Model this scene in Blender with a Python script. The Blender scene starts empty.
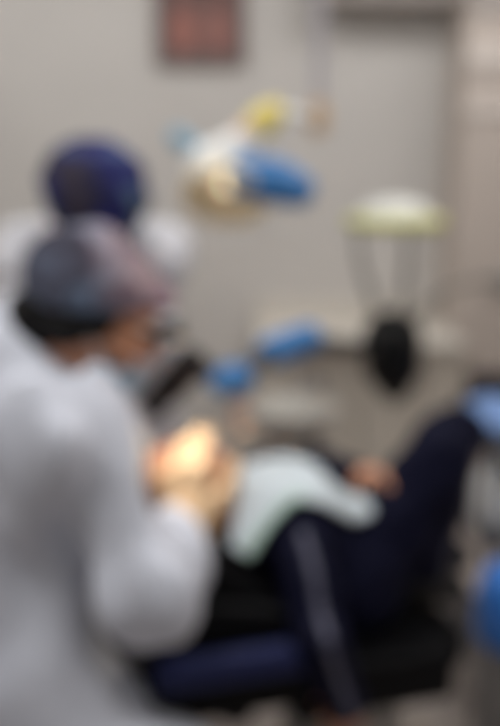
import bpy, bmesh, math, random
import numpy as np
from mathutils import Vector, Matrix
R = math.radians
random.seed(7)
SC = bpy.context.scene
COL = SC.collection

# ------------------------------------------------------------------ camera, world, exposure
DOF = True
F_PX, PITCH, CAM_H = 850.0, R(12.8), 1.42
cam_d = bpy.data.cameras.new('camera'); cam = bpy.data.objects.new('camera', cam_d); COL.objects.link(cam)
cam.location = (0, 0, CAM_H); cam.rotation_euler = (R(90) - PITCH, 0, 0)
cam_d.sensor_fit = 'HORIZONTAL'; cam_d.sensor_width = 36.0; cam_d.lens = F_PX * 36.0 / 500.0
cam_d.clip_start = 0.05; cam_d.clip_end = 60
# the photograph is out of focus everywhere: the lens is focused far too close
cam_d.dof.use_dof = DOF
cam_d.dof.focus_distance = 0.32
cam_d.dof.aperture_fstop = 61.2 / 14.0
SC.camera = cam
world = bpy.data.worlds.new('world'); SC.world = world; world.use_nodes = True
world.node_tree.nodes['Background'].inputs[0].default_value = (0.95, 0.97, 1.0, 1)
world.node_tree.nodes['Background'].inputs[1].default_value = 0.18
VS = SC.view_settings
VS.view_transform = 'Standard'; VS.look = 'None'; VS.gamma = 1.0; VS.exposure = 0.0; VS.use_curve_mapping = False


def area(name, loc, size, power, color, aim):
    l = bpy.data.lights.new(name, 'AREA'); l.shape = 'RECTANGLE'; l.size, l.size_y = size
    l.energy = power; l.color = color
    o = bpy.data.objects.new(name, l); COL.objects.link(o); o.location = loc
    o.rotation_euler = (Vector(aim) - Vector(loc)).to_track_quat('-Z', 'Y').to_euler()
    return o


for lx, ly, pw in ((-0.9, 0.9, 16), (0.9, 0.9, 16), (-0.9, 2.6, 12), (0.9, 2.6, 14)):
    area('ceiling_panel_light', (lx, ly, 2.755), (1.1, 0.55), pw, (1.0, 0.995, 0.99), (lx, ly, 0))


def P(px, py, Y):
    """world point seen at pixel (px, py) of the photograph at distance Y into the room"""
    cx, cy = (px - 250.0) / F_PX, (363.0 - py) / F_PX
    dy = math.cos(PITCH) + cy * math.sin(PITCH)
    dz = -math.sin(PITCH) + cy * math.cos(PITCH)
    t = Y / dy
    return Vector((cx * t, Y, CAM_H + dz * t))


# ------------------------------------------------------------------ materials
def s2l(c):
    return tuple(((v / 255.0) / 12.92 if v / 255.0 <= 0.04045 else ((v / 255.0 + 0.055) / 1.055) ** 2.4) for v in c)


MATS = {}


def mat(name, rgb, rough=0.6, metal=0.0, var=0.0, scale=12.0, bump=0.0, bscale=60.0, emit=None, strength=0.0, alpha=None, spec=0.5):
    if name in MATS: return MATS[name]
    m = bpy.data.materials.new(name); m.use_nodes = True
    nt = m.node_tree; b = nt.nodes['Principled BSDF']
    c = s2l(rgb)
    b.inputs['Base Color'].default_value = (*c, 1); b.inputs['Roughness'].default_value = rough
    b.inputs['Metallic'].default_value = metal; b.inputs['Specular IOR Level'].default_value = spec
    tc = nt.nodes.new('ShaderNodeTexCoord')
    if var > 0:
        n = nt.nodes.new('ShaderNodeTexNoise'); n.inputs['Scale'].default_value = scale; n.inputs['Detail'].default_value = 4
        r = nt.nodes.new('ShaderNodeValToRGB')
        r.color_ramp.elements[0].position = 0.3; r.color_ramp.elements[1].position = 0.7
        r.color_ramp.elements[0].color = (*[v * (1 - var) for v in c], 1)
        r.color_ramp.elements[1].color = (*[min(1, v * (1 + var)) for v in c], 1)
        nt.links.new(tc.outputs['Object'], n.inputs['Vector']); nt.links.new(n.outputs['Fac'], r.inputs['Fac'])
        nt.links.new(r.outputs['Color'], b.inputs['Base Color'])
    if bump > 0:
        n = nt.nodes.new('ShaderNodeTexNoise'); n.inputs['Scale'].default_value = bscale; n.inputs['Detail'].default_value = 5
        bp = nt.nodes.new('ShaderNodeBump'); bp.inputs['Strength'].default_value = bump; bp.inputs['Distance'].default_value = 0.004
        nt.links.new(tc.outputs['Object'], n.inputs['Vector']); nt.links.new(n.outputs['Fac'], bp.inputs['Height'])
        nt.links.new(bp.outputs['Normal'], b.inputs['Normal'])
    if emit:
        b.inputs['Emission Color'].default_value = (*s2l(emit), 1); b.inputs['Emission Strength'].default_value = strength
    if alpha is not None:
        b.inputs['Transmission Weight'].default_value = alpha
    MATS[name] = m
    return m


def print_mat(name, cols, scale, rough=0.8, axis=None):
    """printed cloth: large irregular blots of several colours; with axis, the print changes from the back of the cap to its front"""
    m = bpy.data.materials.new(name); m.use_nodes = True
    nt = m.node_tree; b = nt.nodes['Principled BSDF']; b.inputs['Roughness'].default_value = rough
    b.inputs['Specular IOR Level'].default_value = 0.2
    tc = nt.nodes.new('ShaderNodeTexCoord')
    n = nt.nodes.new('ShaderNodeTexNoise'); n.inputs['Scale'].default_value = scale; n.inputs['Detail'].default_value = 3
    n.inputs['Distortion'].default_value = 0.6
    nt.links.new(tc.outputs['Object'], n.inputs['Vector'])

    def ramp(cl, src):
        r = nt.nodes.new('ShaderNodeValToRGB'); r.color_ramp.interpolation = 'LINEAR'
        el = r.color_ramp.elements
        while len(el) < len(cl): el.new(0.5)
        for k, c in enumerate(cl):
            el[k].position = 0.32 + 0.36 * k / (len(cl) - 1); el[k].color = (*s2l(c), 1)
        nt.links.new(src, r.inputs['Fac']); return r
    r1 = ramp(cols[0], n.outputs['Fac'])
    out = r1.outputs['Color']
    if axis:
        d = nt.nodes.new('ShaderNodeVectorMath'); d.operation = 'DOT_PRODUCT'; d.inputs[1].default_value = axis[0]
        nt.links.new(tc.outputs['Object'], d.inputs[0])
        mr = nt.nodes.new('ShaderNodeMapRange'); mr.inputs['From Min'].default_value = axis[1]; mr.inputs['From Max'].default_value = axis[2]
        nt.links.new(d.outputs['Value'], mr.inputs['Value'])
        r2 = ramp(cols[1], n.outputs['Fac'])
        mx = nt.nodes.new('ShaderNodeMix'); mx.data_type = 'RGBA'
        nt.links.new(mr.outputs['Result'], mx.inputs[0]); nt.links.new(out, mx.inputs[6]); nt.links.new(r2.outputs['Color'], mx.inputs[7])
        out = mx.outputs[2]
    nt.links.new(out, b.inputs['Base Color'])
    return m


WALL = mat('wall_paint', (194, 190, 186), 0.85, var=0.03, scale=3, bump=0.1)
PIER = mat('pier_paint', (187, 176, 168), 0.85, var=0.03, scale=3)
CEIL = mat('ceiling_paint', (225, 224, 220), 0.9)
TRIM = mat('trim_paint', (212, 203, 196), 0.6)
SKIN = mat('skin', (214, 152, 118), 0.5, var=0.06, scale=25)
SKIN_C = mat('skin_child', (200, 142, 112), 0.5, var=0.06, scale=25)
HAIR = mat('black_hair', (15, 13, 14), 0.6, var=0.3, scale=80, spec=0.2)
GOWN = mat('gown_cloth', (209, 212, 223), 0.85, var=0.04, scale=9, bump=0.25, bscale=25, spec=0.15)
COAT = mat('white_coat', (222, 222, 228), 0.85, bump=0.2, bscale=25, spec=0.15)
LATEX = mat('latex_glove', (238, 202, 160), 0.45, bump=0.2, bscale=90)
MASK = mat('mask_blue', (150, 182, 206), 0.8)
NAVY = mat('navy_tracksuit', (15, 16, 36), 0.8, var=0.15, scale=14, spec=0.1)
STRIPE = mat('white_stripe', (84, 84, 102), 0.7)
TROUSER = mat('grey_trousers', (70, 72, 84), 0.8)
SHOE = mat('dark_shoe', (16, 15, 17), 0.6)
WSHOE = mat('white_clog', (215, 215, 212), 0.5)
SOLE = mat('sole', (36, 34, 34), 0.7)
BLACKP = mat('black_plastic', (10, 10, 11), 0.5, spec=0.25)
STRUT = mat('strut_grey', (112, 108, 104), 0.5)
DARKM = mat('dark_metal', (62, 62, 64), 0.4, metal=0.4)
GREYM = mat('grey_enamel', (150, 147, 143), 0.45)
WHITEM = mat('white_enamel', (240, 241, 240), 0.35)
BLUE = mat('blue_grip', (50, 116, 178), 0.45)
LBLUE = mat('light_blue_grip', (128, 170, 196), 0.45)
CREAM = mat('cream_reflector', (250, 234, 200), 0.35)
YELLOW = mat('yellow_plastic', (238, 218, 120), 0.4)
PEACH = mat('peach_plastic', (232, 200, 176), 0.5)
TAN = mat('tan_joint', (200, 168, 132), 0.5)
LIME = mat('pale_lime_rim', (204, 202, 124), 0.5)
BLACKV = mat('black_vinyl', (9, 9, 12), 0.6, spec=0.12)
NAVYV = mat('navy_vinyl', (28, 34, 74), 0.55, spec=0.2)
CHROME = mat('chrome', (190, 190, 192), 0.25, metal=1.0)
CLOTH = mat('white_drape', (206, 216, 222), 0.85, bump=0.2, bscale=30)
GREENE = mat('pale_green_edge', (180, 208, 196), 0.85)
GLASS = mat('tinted_lens', (30, 30, 34), 0.15)
EYE = mat('eye_white', (235, 232, 228), 0.2)
CABIN = mat('cabinet_beige', (200, 192, 181), 0.55, var=0.03)
UPCAB = mat('upper_cabinet', (158, 150, 145), 0.6)
COUNTER = mat('counter_stone', (204, 198, 189), 0.4, var=0.04, scale=40)
TROL = mat('trolley_steel', (96, 96, 100), 0.4, metal=0.5)
BIN = mat('blue_bin', (52, 124, 214), 0.45)
TOWEL = mat('blue_towel', (116, 146, 196), 0.9, bump=0.3, bscale=120)


def floor_mat():
    m = bpy.data.materials.new('floor_tile'); m.use_nodes = True; nt = m.node_tree; b = nt.nodes['Principled BSDF']
    b.inputs['Roughness'].default_value = 0.4
    tc = nt.nodes.new('ShaderNodeTexCoord'); br = nt.nodes.new('ShaderNodeTexBrick')
    br.offset = 0; br.inputs['Scale'].default_value = 1; br.inputs['Brick Width'].default_value = 0.6; br.inputs['Row Height'].default_value = 0.6
    br.inputs['Mortar Size'].default_value = 0.004
    br.inputs['Color1'].default_value = (*s2l((178, 168, 162)), 1); br.inputs['Color2'].default_value = (*s2l((172, 162, 156)), 1)
    br.inputs['Mortar'].default_value = (*s2l((110, 100, 94)), 1)
    nt.links.new(tc.outputs['Object'], br.inputs['Vector']); nt.links.new(br.outputs['Color'], b.inputs['Base Color'])
    return m


# ------------------------------------------------------------------ object helpers
def link_mesh(name, me, m, parent=None):
    o = bpy.data.objects.new(name, me); COL.objects.link(o)
    ms = m if isinstance(m, (list, tuple)) else [m]
    for k in ms: me.materials.append(k)
    if parent is not None:
        o.parent = parent
        o.matrix_parent_inverse = Matrix.Translation(-parent.location)
    return o


def thing(name, label, cat, loc=(0, 0, 0), group=None):
    o = bpy.data.objects.new(name, None); COL.objects.link(o); o.location = loc; o.empty_display_size = 0.1
    o['label'] = label; o['category'] = cat
    if group: o['group'] = group
    return o


def tag(o, label, cat, group=None):
    o['label'] = label; o['category'] = cat
    if group: o['group'] = group
    return o


def done(name, bm, m, parent=None, smooth=True, bevel=0.0, seg=2, kind=None):
    me = bpy.data.meshes.new(name)
    bmesh.ops.recalc_face_normals(bm, faces=bm.faces)
    if bevel > 0:
        es = [e for e in bm.edges if len(e.link_faces) == 2 and e.calc_face_angle(0) > R(35)]
        bmesh.ops.bevel(bm, geom=es, offset=bevel, segments=seg, affect='EDGES', profile=0.5, clamp_overlap=True)
    for e in bm.edges:
        if len(e.link_faces) == 2 and e.calc_face_angle(0) > R(50): e.smooth = False
    for f in bm.faces: f.smooth = smooth
    bm.to_mesh(me); bm.free()
    o = link_mesh(name, me, m, parent)
    if kind: o['kind'] = kind
    return o


def box(bm, lo, hi, M=None):
    vs = [bm.verts.new((x, y, z)) for x in (lo[0], hi[0]) for y in (lo[1], hi[1]) for z in (lo[2], hi[2])]
    for f in ((0, 1, 3, 2), (4, 6, 7, 5), (0, 4, 5, 1), (2, 3, 7, 6), (0, 2, 6, 4), (1, 5, 7, 3)):
        bm.faces.new([vs[i] for i in f])
    if M is not None: bmesh.ops.transform(bm, matrix=M, verts=vs)
    return vs


def frame_of(d):
    d = Vector(d).normalized()
    a = Vector((0, 0, 1)) if abs(d.z) < 0.9 else Vector((1, 0, 0))
    x = a.cross(d).normalized(); y = d.cross(x)
    return x, y, d


def tube(bm, pts, radii, n=16, cap=True):
    pts = [Vector(p) for p in pts]
    if not isinstance(radii, (list, tuple)): radii = [radii] * len(pts)
    rings = []; px = None
    for i, p in enumerate(pts):
        d = (pts[min(i + 1, len(pts) - 1)] - pts[max(i - 1, 0)]).normalized()
        if px is None: x, y, _ = frame_of(d)
        else:
            x = (px - d * px.dot(d)).normalized(); y = d.cross(x)
        px = x
        rings.append([bm.verts.new(p + (x * math.cos(2 * math.pi * k / n) + y * math.sin(2 * math.pi * k / n)) * radii[i]) for k in range(n)])
    for a, b in zip(rings, rings[1:]):
        for k in range(n): bm.faces.new((a[k], a[(k + 1) % n], b[(k + 1) % n], b[k]))
    if cap:
        bm.faces.new(rings[0][::-1]); bm.faces.new(rings[-1])


def lathe(bm, prof, M=None, n=32, close=True):
    """prof: list of (r, z)"""
    rings = []
    vs = []
    for r, z in prof:
        if r < 1e-6: v = [bm.verts.new((0, 0, z))]
        else: v = [bm.verts.new((r * math.cos(2 * math.pi * k / n), r * math.sin(2 * math.pi * k / n), z)) for k in range(n)]
        rings.append(v); vs += v
    for a, b in zip(rings, rings[1:]):
        for k in range(n):
            k2 = (k + 1) % n
            if len(a) == 1 and len(b) == 1: continue
            if len(a) == 1: bm.faces.new((a[0], b[k2], b[k]))
            elif len(b) == 1: bm.faces.new((a[k], a[k2], b[0]))
            else: bm.faces.new((a[k], a[k2], b[k2], b[k]))
    if close:
        if len(rings[0]) > 1: bm.faces.new(rings[0][::-1])
        if len(rings[-1]) > 1: bm.faces.new(rings[-1])
    if M is not None: bmesh.ops.transform(bm, matrix=M, verts=vs)


def ring(bm, c, nrm, R0, r, n=32, m=10, sx=1.0, sy=1.0):
    x, y, d = frame_of(nrm); c = Vector(c); g = []
    for i in range(n):
        a = 2 * math.pi * i / n
        rad = x * math.cos(a) * sx + y * math.sin(a) * sy
        g.append([bm.verts.new(c + rad * R0 + (rad.normalized() * math.cos(2 * math.pi * j / m) + d * math.sin(2 * math.pi * j / m)) * r) for j in range(m)])
    for i in range(n):
        for j in range(m):
            bm.faces.new((g[i][j], g[(i + 1) % n][j], g[(i + 1) % n][(j + 1) % m], g[i][(j + 1) % m]))


def aimed(loc, z, x=None):
    z = Vector(z).normalized()
    if x is None: x, y, _ = frame_of(z)
    else:
        x = Vector(x); x = (x - z * x.dot(z)).normalized(); y = z.cross(x)
    M = Matrix((x, y, z)).transposed().to_4x4(); M.translation = Vector(loc)
    return M


def prism(bm, poly, y0, y1, M=None):
    """polygon in (x, z), extruded along y"""
    a = [bm.verts.new((x, y0, z)) for x, z in poly]; b = [bm.verts.new((x, y1, z)) for x, z in poly]
    bm.faces.new(a); bm.faces.new(b[::-1]); n = len(poly)
    for i in range(n): bm.faces.new((a[i], b[i], b[(i + 1) % n], a[(i + 1) % n]))
    if M is not None: bmesh.ops.transform(bm, matrix=M, verts=a + b)


# ------------------------------------------------------------------ smooth bodies: blended round cones and ellipsoids, surfaced on a grid
def cone(a, b, ra, rb, k=0.03): return ('c', np.array(a, float), np.array(b, float), ra, rb, k)


def ell(c, rad, axes=None, k=0.03, sub=False):
    A = np.array(axes if axes is not None else np.eye(3), float)
    return ('s' if sub else 'e', np.array(c, float), np.array(rad, float), A, k)


def rbox(c, half, axes=None, r=0.02, k=0.02): return ('b', np.array(c, float), np.array(half, float), np.array(axes if axes is not None else np.eye(3), float), k, r)


def extent(p):
    if p[0] == 'c':
        r = max(p[3], p[4]); return np.minimum(p[1], p[2]) - r, np.maximum(p[1], p[2]) + r
    if p[0] == 'b': e = (np.abs(p[3]) * p[2][:, None]).sum(0)
    else: e = np.sqrt(((p[3] * p[2][:, None]) ** 2).sum(0))
    return p[1] - e, p[1] + e


def field(prims, ax, res, pad, fold, ffreq, seed):
    """signed distance of the blended shapes on the grid ax"""
    n = np.array([len(a) for a in ax]); lo = np.array([a[0] for a in ax])
    D = np.full(n, 1.0, np.float32)
    for p in prims:
        k = p[5] if p[0] == 'c' else p[4]
        l, h = extent(p)
        m = k + pad
        i0 = np.clip(np.floor((l - m - lo) / res).astype(int), 0, n); i1 = np.clip(np.ceil((h + m - lo) / res).astype(int) + 1, 0, n)
        if (i1 <= i0).any(): continue
        sl = tuple(slice(i0[j], i1[j]) for j in range(3))
        X = ax[0][sl[0]][:, None, None]; Y = ax[1][sl[1]][None, :, None]; Z = ax[2][sl[2]][None, None, :]
        if p[0] == 'c':
            a, b = p[1], p[2]; ba = b - a; L2 = max(float(ba @ ba), 1e-9)
            t = np.clip(((X - a[0]) * ba[0] + (Y - a[1]) * ba[1] + (Z - a[2]) * ba[2]) / L2, 0, 1)
            d = np.sqrt((X - a[0] - ba[0] * t) ** 2 + (Y - a[1] - ba[1] * t) ** 2 + (Z - a[2] - ba[2] * t) ** 2) - (p[3] + (p[4] - p[3]) * t)
        elif p[0] == 'b':
            o = 0; mx = -9.0
            for j in range(3):
                v = np.abs((X - p[1][0]) * p[3][j][0] + (Y - p[1][1]) * p[3][j][1] + (Z - p[1][2]) * p[3][j][2]) - (p[2][j] - p[5])
                o = o + np.maximum(v, 0) ** 2; mx = np.maximum(mx, v)
            d = np.sqrt(o) + np.minimum(mx, 0) - p[5]
        else:
            q = 0; g = 0
            for j in range(3):
                v = ((X - p[1][0]) * p[3][j][0] + (Y - p[1][1]) * p[3][j][1] + (Z - p[1][2]) * p[3][j][2]) / p[2][j]
                q = q + v * v; g = g + (v / p[2][j]) ** 2
            k0 = np.sqrt(q); k1 = np.sqrt(g) + 1e-6
            d = k0 * (k0 - 1) / k1
        c = D[sl]; kk = max(k, 1e-4)
        if p[0] == 's':
            h_ = np.maximum(kk - np.abs(c + d), 0) / kk; D[sl] = np.maximum(c, -d) + h_ * h_ * kk * 0.25
        else:
            h_ = np.maximum(kk - np.abs(c - d), 0) / kk; D[sl] = np.minimum(c, d) - h_ * h_ * kk * 0.25
    if fold > 0:
        X = ax[0][:, None, None]; Y = ax[1][None, :, None]; Z = ax[2][None, None, :]
        rg = np.random.default_rng(seed); w = 0
        for q in range(5):
            v = rg.normal(size=3); v /= np.linalg.norm(v); fr = ffreq * (0.6 + 1.1 * rg.random()); ph = rg.random() * 6.28
            w = w + np.sin(fr * (v[0] * X + v[1] * Y + v[2] * Z) + ph + 1.5 * np.sin(fr * 0.4 * (v[1] * X - v[0] * Y + 0.5 * Z)))
        D = D + (fold * 0.4) * w.astype(np.float32)
    return D


def surf(prims, res, post=None, fold=0.0, ffreq=30.0, seed=1, pad=0.03, carve=()):
    """verts and quads of the blended surface; post(X, Y, Z, D) may cut or hollow it; carve = other shapes it is pressed in by: (prims, fold, ffreq, seed[, gap])"""
    ex = [extent(p) for p in prims if p[0] != 's']
    lo = np.min([e[0] for e in ex], 0) - pad; hi = np.max([e[1] for e in ex], 0) + pad
    n = np.ceil((hi - lo) / res).astype(int) + 1
    ax = [lo[i] + res * np.arange(n[i]) for i in range(3)]
    D = field(prims, ax, res, pad, fold, ffreq, seed)
    X = ax[0][:, None, None]; Y = ax[1][None, :, None]; Z = ax[2][None, None, :]
    if post is not None: D = post(X, Y, Z, D)
    for c in carve:
        gap = c[4] if len(c) > 4 else .004
        D = np.maximum(D, gap - field(c[0], ax, res, pad, c[1], c[2], c[3]))
    S = D < 0
    cs = tuple(x - 1 for x in n)
    cnt = np.zeros(cs, np.int8)
    for dx in (0, 1):
        for dy in (0, 1):
            for dz in (0, 1):
                cnt += S[dx:dx + cs[0], dy:dy + cs[1], dz:dz + cs[2]]
    act = np.argwhere((cnt > 0) & (cnt < 8))
    idx = np.full(cs, -1, np.int64); idx[tuple(act.T)] = np.arange(len(act))
    acc = np.zeros((len(act), 3)); num = np.zeros(len(act))
    corners = [(dx, dy, dz) for dx in (0, 1) for dy in (0, 1) for dz in (0, 1)]
    val = {c: D[act[:, 0] + c[0], act[:, 1] + c[1], act[:, 2] + c[2]] for c in corners}
    for c in corners:
        for j in range(3):
            if c[j] == 0:
                e = list(c); e[j] = 1; e = tuple(e)
                va, vb = val[c], val[e]; cr = (va < 0) != (vb < 0)
                t = np.where(cr, va / np.where(cr, va - vb, 1), 0)
                pt = np.tile(np.array(c, float), (len(act), 1)); pt[:, j] = t
                acc[cr] += pt[cr]; num[cr] += 1
    V = lo + (act + acc / num[:, None]) * res
    Q = []
    for j in range(3):
        a, b = [(1, 2), (2, 0), (0, 1)][j]
        s0 = [slice(None)] * 3; s1 = [slice(None)] * 3
        s0[j] = slice(0, n[j] - 1); s1[j] = slice(1, n[j])
        ch = S[tuple(s0)] != S[tuple(s1)]
        E = np.argwhere(ch); E = E[(E[:, a] > 0) & (E[:, b] > 0) & (E[:, a] < n[a] - 1) & (E[:, b] < n[b] - 1)]
        ins = S[tuple(E.T)]
        o = []
        for da, db in ((-1, -1), (0, -1), (0, 0), (-1, 0)):
            c = E.copy(); c[:, a] += da; c[:, b] += db; o.append(idx[tuple(c.T)])
        q = np.stack(o, 1); q[~ins] = q[~ins][:, ::-1]; Q.append(q)
    return V, np.concatenate(Q)


def solid(name, parts, m, parent=None, pick=None):
    """parts: list of (V, Q); pick(centres) -> material index per face"""
    V = []; Q = []; o = 0
    for v, q in parts:
        V.append(v); Q.append(q + o); o += len(v)
    V = np.concatenate(V); Q = np.concatenate(Q)
    me = bpy.data.meshes.new(name)
    me.vertices.add(len(V)); me.vertices.foreach_set('co', V.astype(np.float32).ravel())
    me.loops.add(Q.size); me.loops.foreach_set('vertex_index', Q.astype(np.int32).ravel())
    me.polygons.add(len(Q)); me.polygons.foreach_set('loop_start', np.arange(0, Q.size, 4, dtype=np.int32))
    me.update(calc_edges=True); me.validate()
    me.polygons.foreach_set('use_smooth', np.ones(len(me.polygons), bool))
    o_ = link_mesh(name, me, m, parent)
    if pick is not None:
        C = V[Q].mean(1)
        me.polygons.foreach_set('material_index', pick(C).astype(np.int32))
    me.update()
    return o_


def arr(v): return np.array(v, float)


class Head:
    def __init__(s, c, f, scale=1.0, roll=0.0):
        s.c = arr(c); s.f = arr(f) / np.linalg.norm(f)
        u = np.array([0, 0, 1.0]); u = u - s.f * (u @ s.f); s.u = u / np.linalg.norm(u)
        s.l = np.cross(s.u, s.f)
        if roll:
            u2 = s.u * math.cos(roll) + s.l * math.sin(roll); s.l = s.l * math.cos(roll) - s.u * math.sin(roll); s.u = u2
        s.s = scale; s.ax = [s.f, s.l, s.u]

    def p(s, f, l, u): return s.c + s.s * (s.f * f + s.l * l + s.u * u)
    def e(s, f, l, u, r, k=0.02, sub=False, grow=0.0): return ell(s.p(f, l, u), [x * s.s + grow for x in r], s.ax, k * s.s, sub)
    def k(s, a, b, ra, rb, k=0.015): return cone(s.p(*a), s.p(*b), ra * s.s, rb * s.s, k * s.s)

    def loc(s, X, Y, Z):
        d = [X - s.c[0], Y - s.c[1], Z - s.c[2]]
        return [(d[0] * a[0] + d[1] * a[1] + d[2] * a[2]) / s.s for a in s.ax]

    def prims(s):
        o = [s.e(-.012, 0, .03, (.094, .075, .085)), s.e(.03, 0, -.04, (.06, .056, .066), .03), s.k((.062, 0, -.092), (.05, 0, -.085), .022, .03),
             s.e(.078, 0, .032, (.014, .05, .012), .015), s.k((.088, 0, .014), (.108, 0, -.022), .008, .0125, .012),
             s.k((.1, .011, -.027), (.1, -.011, -.027), .008, .008, .008),
             s.e(.088, 0, -.053, (.011, .025, .006), .008), s.e(.086, 0, -.064, (.011, .021, .007), .008),
             s.e(.06, .04, -.02, (.025, .02, .02), .02), s.e(.06, -.04, -.02, (.025, .02, .02), .02)]
        for q in (1, -1):
            o += [s.e(.097, .033 * q, .012, (.016, .018, .012), .012, True),
                  s.e(-.004, .077 * q, -.002, (.019, .008, .033), .008), s.e(.004, .084 * q, 0, (.009, .006, .018), .006, True)]
        return o

    def eyes(s, parent):
        for q in (1, -1):
            bm = bmesh.new(); M = aimed(s.p(.077, .033 * q, .011), s.f)
            lathe(bm, [(0, -.0125)] + [(.0125 * s.s * math.sin(a), -.0125 * s.s * math.cos(a)) for a in np.linspace(.3, 2.9, 9)] + [(0, .0125 * s.s)], M, 16)
            done('eye', bm, EYE, parent)


def hand(wrist, d, palm, side, curl=(.5, .5, .5, .5), sc=1.0, spread=.12, thumb=.6):
    """round cones of a hand: d = direction of the fingers, palm = the way the palm faces, side=+1 when the thumb lies towards d x palm"""
    w = arr(wrist); d = arr(d) / np.linalg.norm(d); p = arr(palm); p = p - d * (p @ d); p /= np.linalg.norm(p); t = np.cross(d, p) * side
    o = []; K = .008 * sc
    ln = (.043, .047, .044, .035)
    for i in range(4):
        off = (.030 - .020 * i) * sc
        base = w + t * off * .6 + d * .012 * sc; kn = w + t * off * 1.05 + d * (.088 - .006 * abs(i - 1)) * sc - p * .003 * sc
        o.append(cone(base, kn, .0155 * sc, .0115 * sc, .016 * sc))
        a = 0.15; q = kn; dirn = d + t * (spread * (1.5 - i) * .6)
        for sgm, (fl, rr) in enumerate(((ln[i], .0098), (ln[i] * .62, .0088), (ln[i] * .5, .0078))):
            a += curl[i] * (1.0, 1.0, .7)[sgm]
            v = dirn * math.cos(a) + p * math.sin(a); v /= np.linalg.norm(v)
            e = q + v * fl * sc; o.append(cone(q, e, rr * sc, rr * sc * .92, .004 * sc)); q = e
    b = w + t * .022 * sc + d * .018 * sc + p * .006 * sc
    v1 = t * .75 + d * .6 + p * .35; v1 /= np.linalg.norm(v1); m1 = b + v1 * .042 * sc
    v2 = t * (.6 - .5 * thumb) + d * .8 + p * (.25 + .5 * thumb); v2 /= np.linalg.norm(v2); m2 = m1 + v2 * .034 * sc
    v3 = t * (.2 - .5 * thumb) + d * .85 + p * (.3 + .5 * thumb); v3 /= np.linalg.norm(v3); m3 = m2 + v3 * .026 * sc
    o += [cone(b, m1, .0165 * sc, .0125 * sc, .012 * sc), cone(m1, m2, .0115 * sc, .0105 * sc, .004 * sc), cone(m2, m3, .0105 * sc, .0085 * sc, .004 * sc)]
    o.append(cone(w - d * .035 * sc, w + d * .02 * sc, .026 * sc, .027 * sc, .02 * sc))
    return o


def limb(a, b, c, r, k=.03): return [cone(a, b, r[0], r[1], k), cone(b, c, r[1], r[2], k)]


def lerp(a, b, t): return arr(a) * (1 - t) + arr(b) * t


def rim_glasses(name, H, parent, mframe, mlens, temple=True):
    bm = bmesh.new()
    for q in (1, -1):
        ring(bm, H.p(.112, .034 * q, .01), H.f + H.l * .15 * q, .024 * H.s, .0035, sx=1.15, sy=.85)
        tube(bm, [H.p(.108, .06 * q, .014), H.p(.09, .078 * q, .014), H.p(.0, .088 * q, .012)], .003, 8)
    tube(bm, [H.p(.115, .012, .013), H.p(.119, 0, .016), H.p(.115, -.012, .013)], .003, 8)
    o = done(name, bm, mframe, parent)
    for q in (1, -1):
        bm = bmesh.new(); M = aimed(H.p(.112, .034 * q, .01), H.f + H.l * .15 * q)
        lathe(bm, [(0, -.001), (.024 * H.s, -.001), (.024 * H.s, .001), (0, .002)], M, 24)
        done('lens', bm, mlens, o)
    return o

# ------------------------------------------------------------------ the room
YW = 3.6; XL, XR, YF, ZC = -1.9, 2.1, -1.2, 2.8


def plane_box(name, lo, hi, m):
    bm = bmesh.new(); box(bm, lo, hi); return done(name, bm, m, smooth=False, kind='structure')


plane_box('floor', (XL - .1, YF, -.1), (XR + .1, YW + .1, 0), floor_mat())
plane_box('ceiling', (XL - .1, YF, ZC), (XR + .1, YW + .1, ZC + .1), CEIL)
plane_box('wall_back', (XL - .1, YW, 0), (XR + .1, YW + .1, ZC), WALL)
plane_box('wall_left', (XL - .1, YF, 0), (XL, YW, ZC), WALL)
plane_box('wall_right', (XR, YF, 0), (XR + .1, YW, ZC), PIER)
plane_box('wall_pier', (.80, 3.32, 0), (XR, YW, ZC), PIER)
plane_box('baseboard_back', (XL, YW - .015, 0), (.80, YW, .1), TRIM)
plane_box('baseboard_left', (XL, YF, 0), (XL + .015, YW - .015, .1), TRIM)
for i, (za, zb) in enumerate(((1.80, 1.86), (1.62, 1.66), (1.985, 2.10))):
    plane_box('trim_%d' % (i + 1), (.80, 3.308, za), (XR, 3.32, zb), TRIM if i < 2 else UPCAB)

for i, (lx, ly) in enumerate(((-.9, .9), (.9, .9), (-.9, 2.6), (.9, 2.6))):
    t = thing('ceiling_light', ('rectangular flush ceiling light near the left wall, front one', 'rectangular flush ceiling light near the right wall, front one',
              'rectangular flush ceiling light near the left wall, back one', 'rectangular flush ceiling light near the right wall, back one')[i],
              'ceiling light', (lx, ly, ZC), 'ceiling lights')
    bm = bmesh.new(); box(bm, (lx - .6, ly - .325, 2.77), (lx + .6, ly + .325, 2.8)); done('frame', bm, WHITEM, t, False, .004)
    bm = bmesh.new(); box(bm, (lx - .56, ly - .285, 2.762), (lx + .56, ly + .285, 2.775))
    done('diffuser', bm, mat('light_diffuser', (250, 250, 246), 0.5, emit=(255, 252, 244), strength=1.2), t, False)

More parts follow.
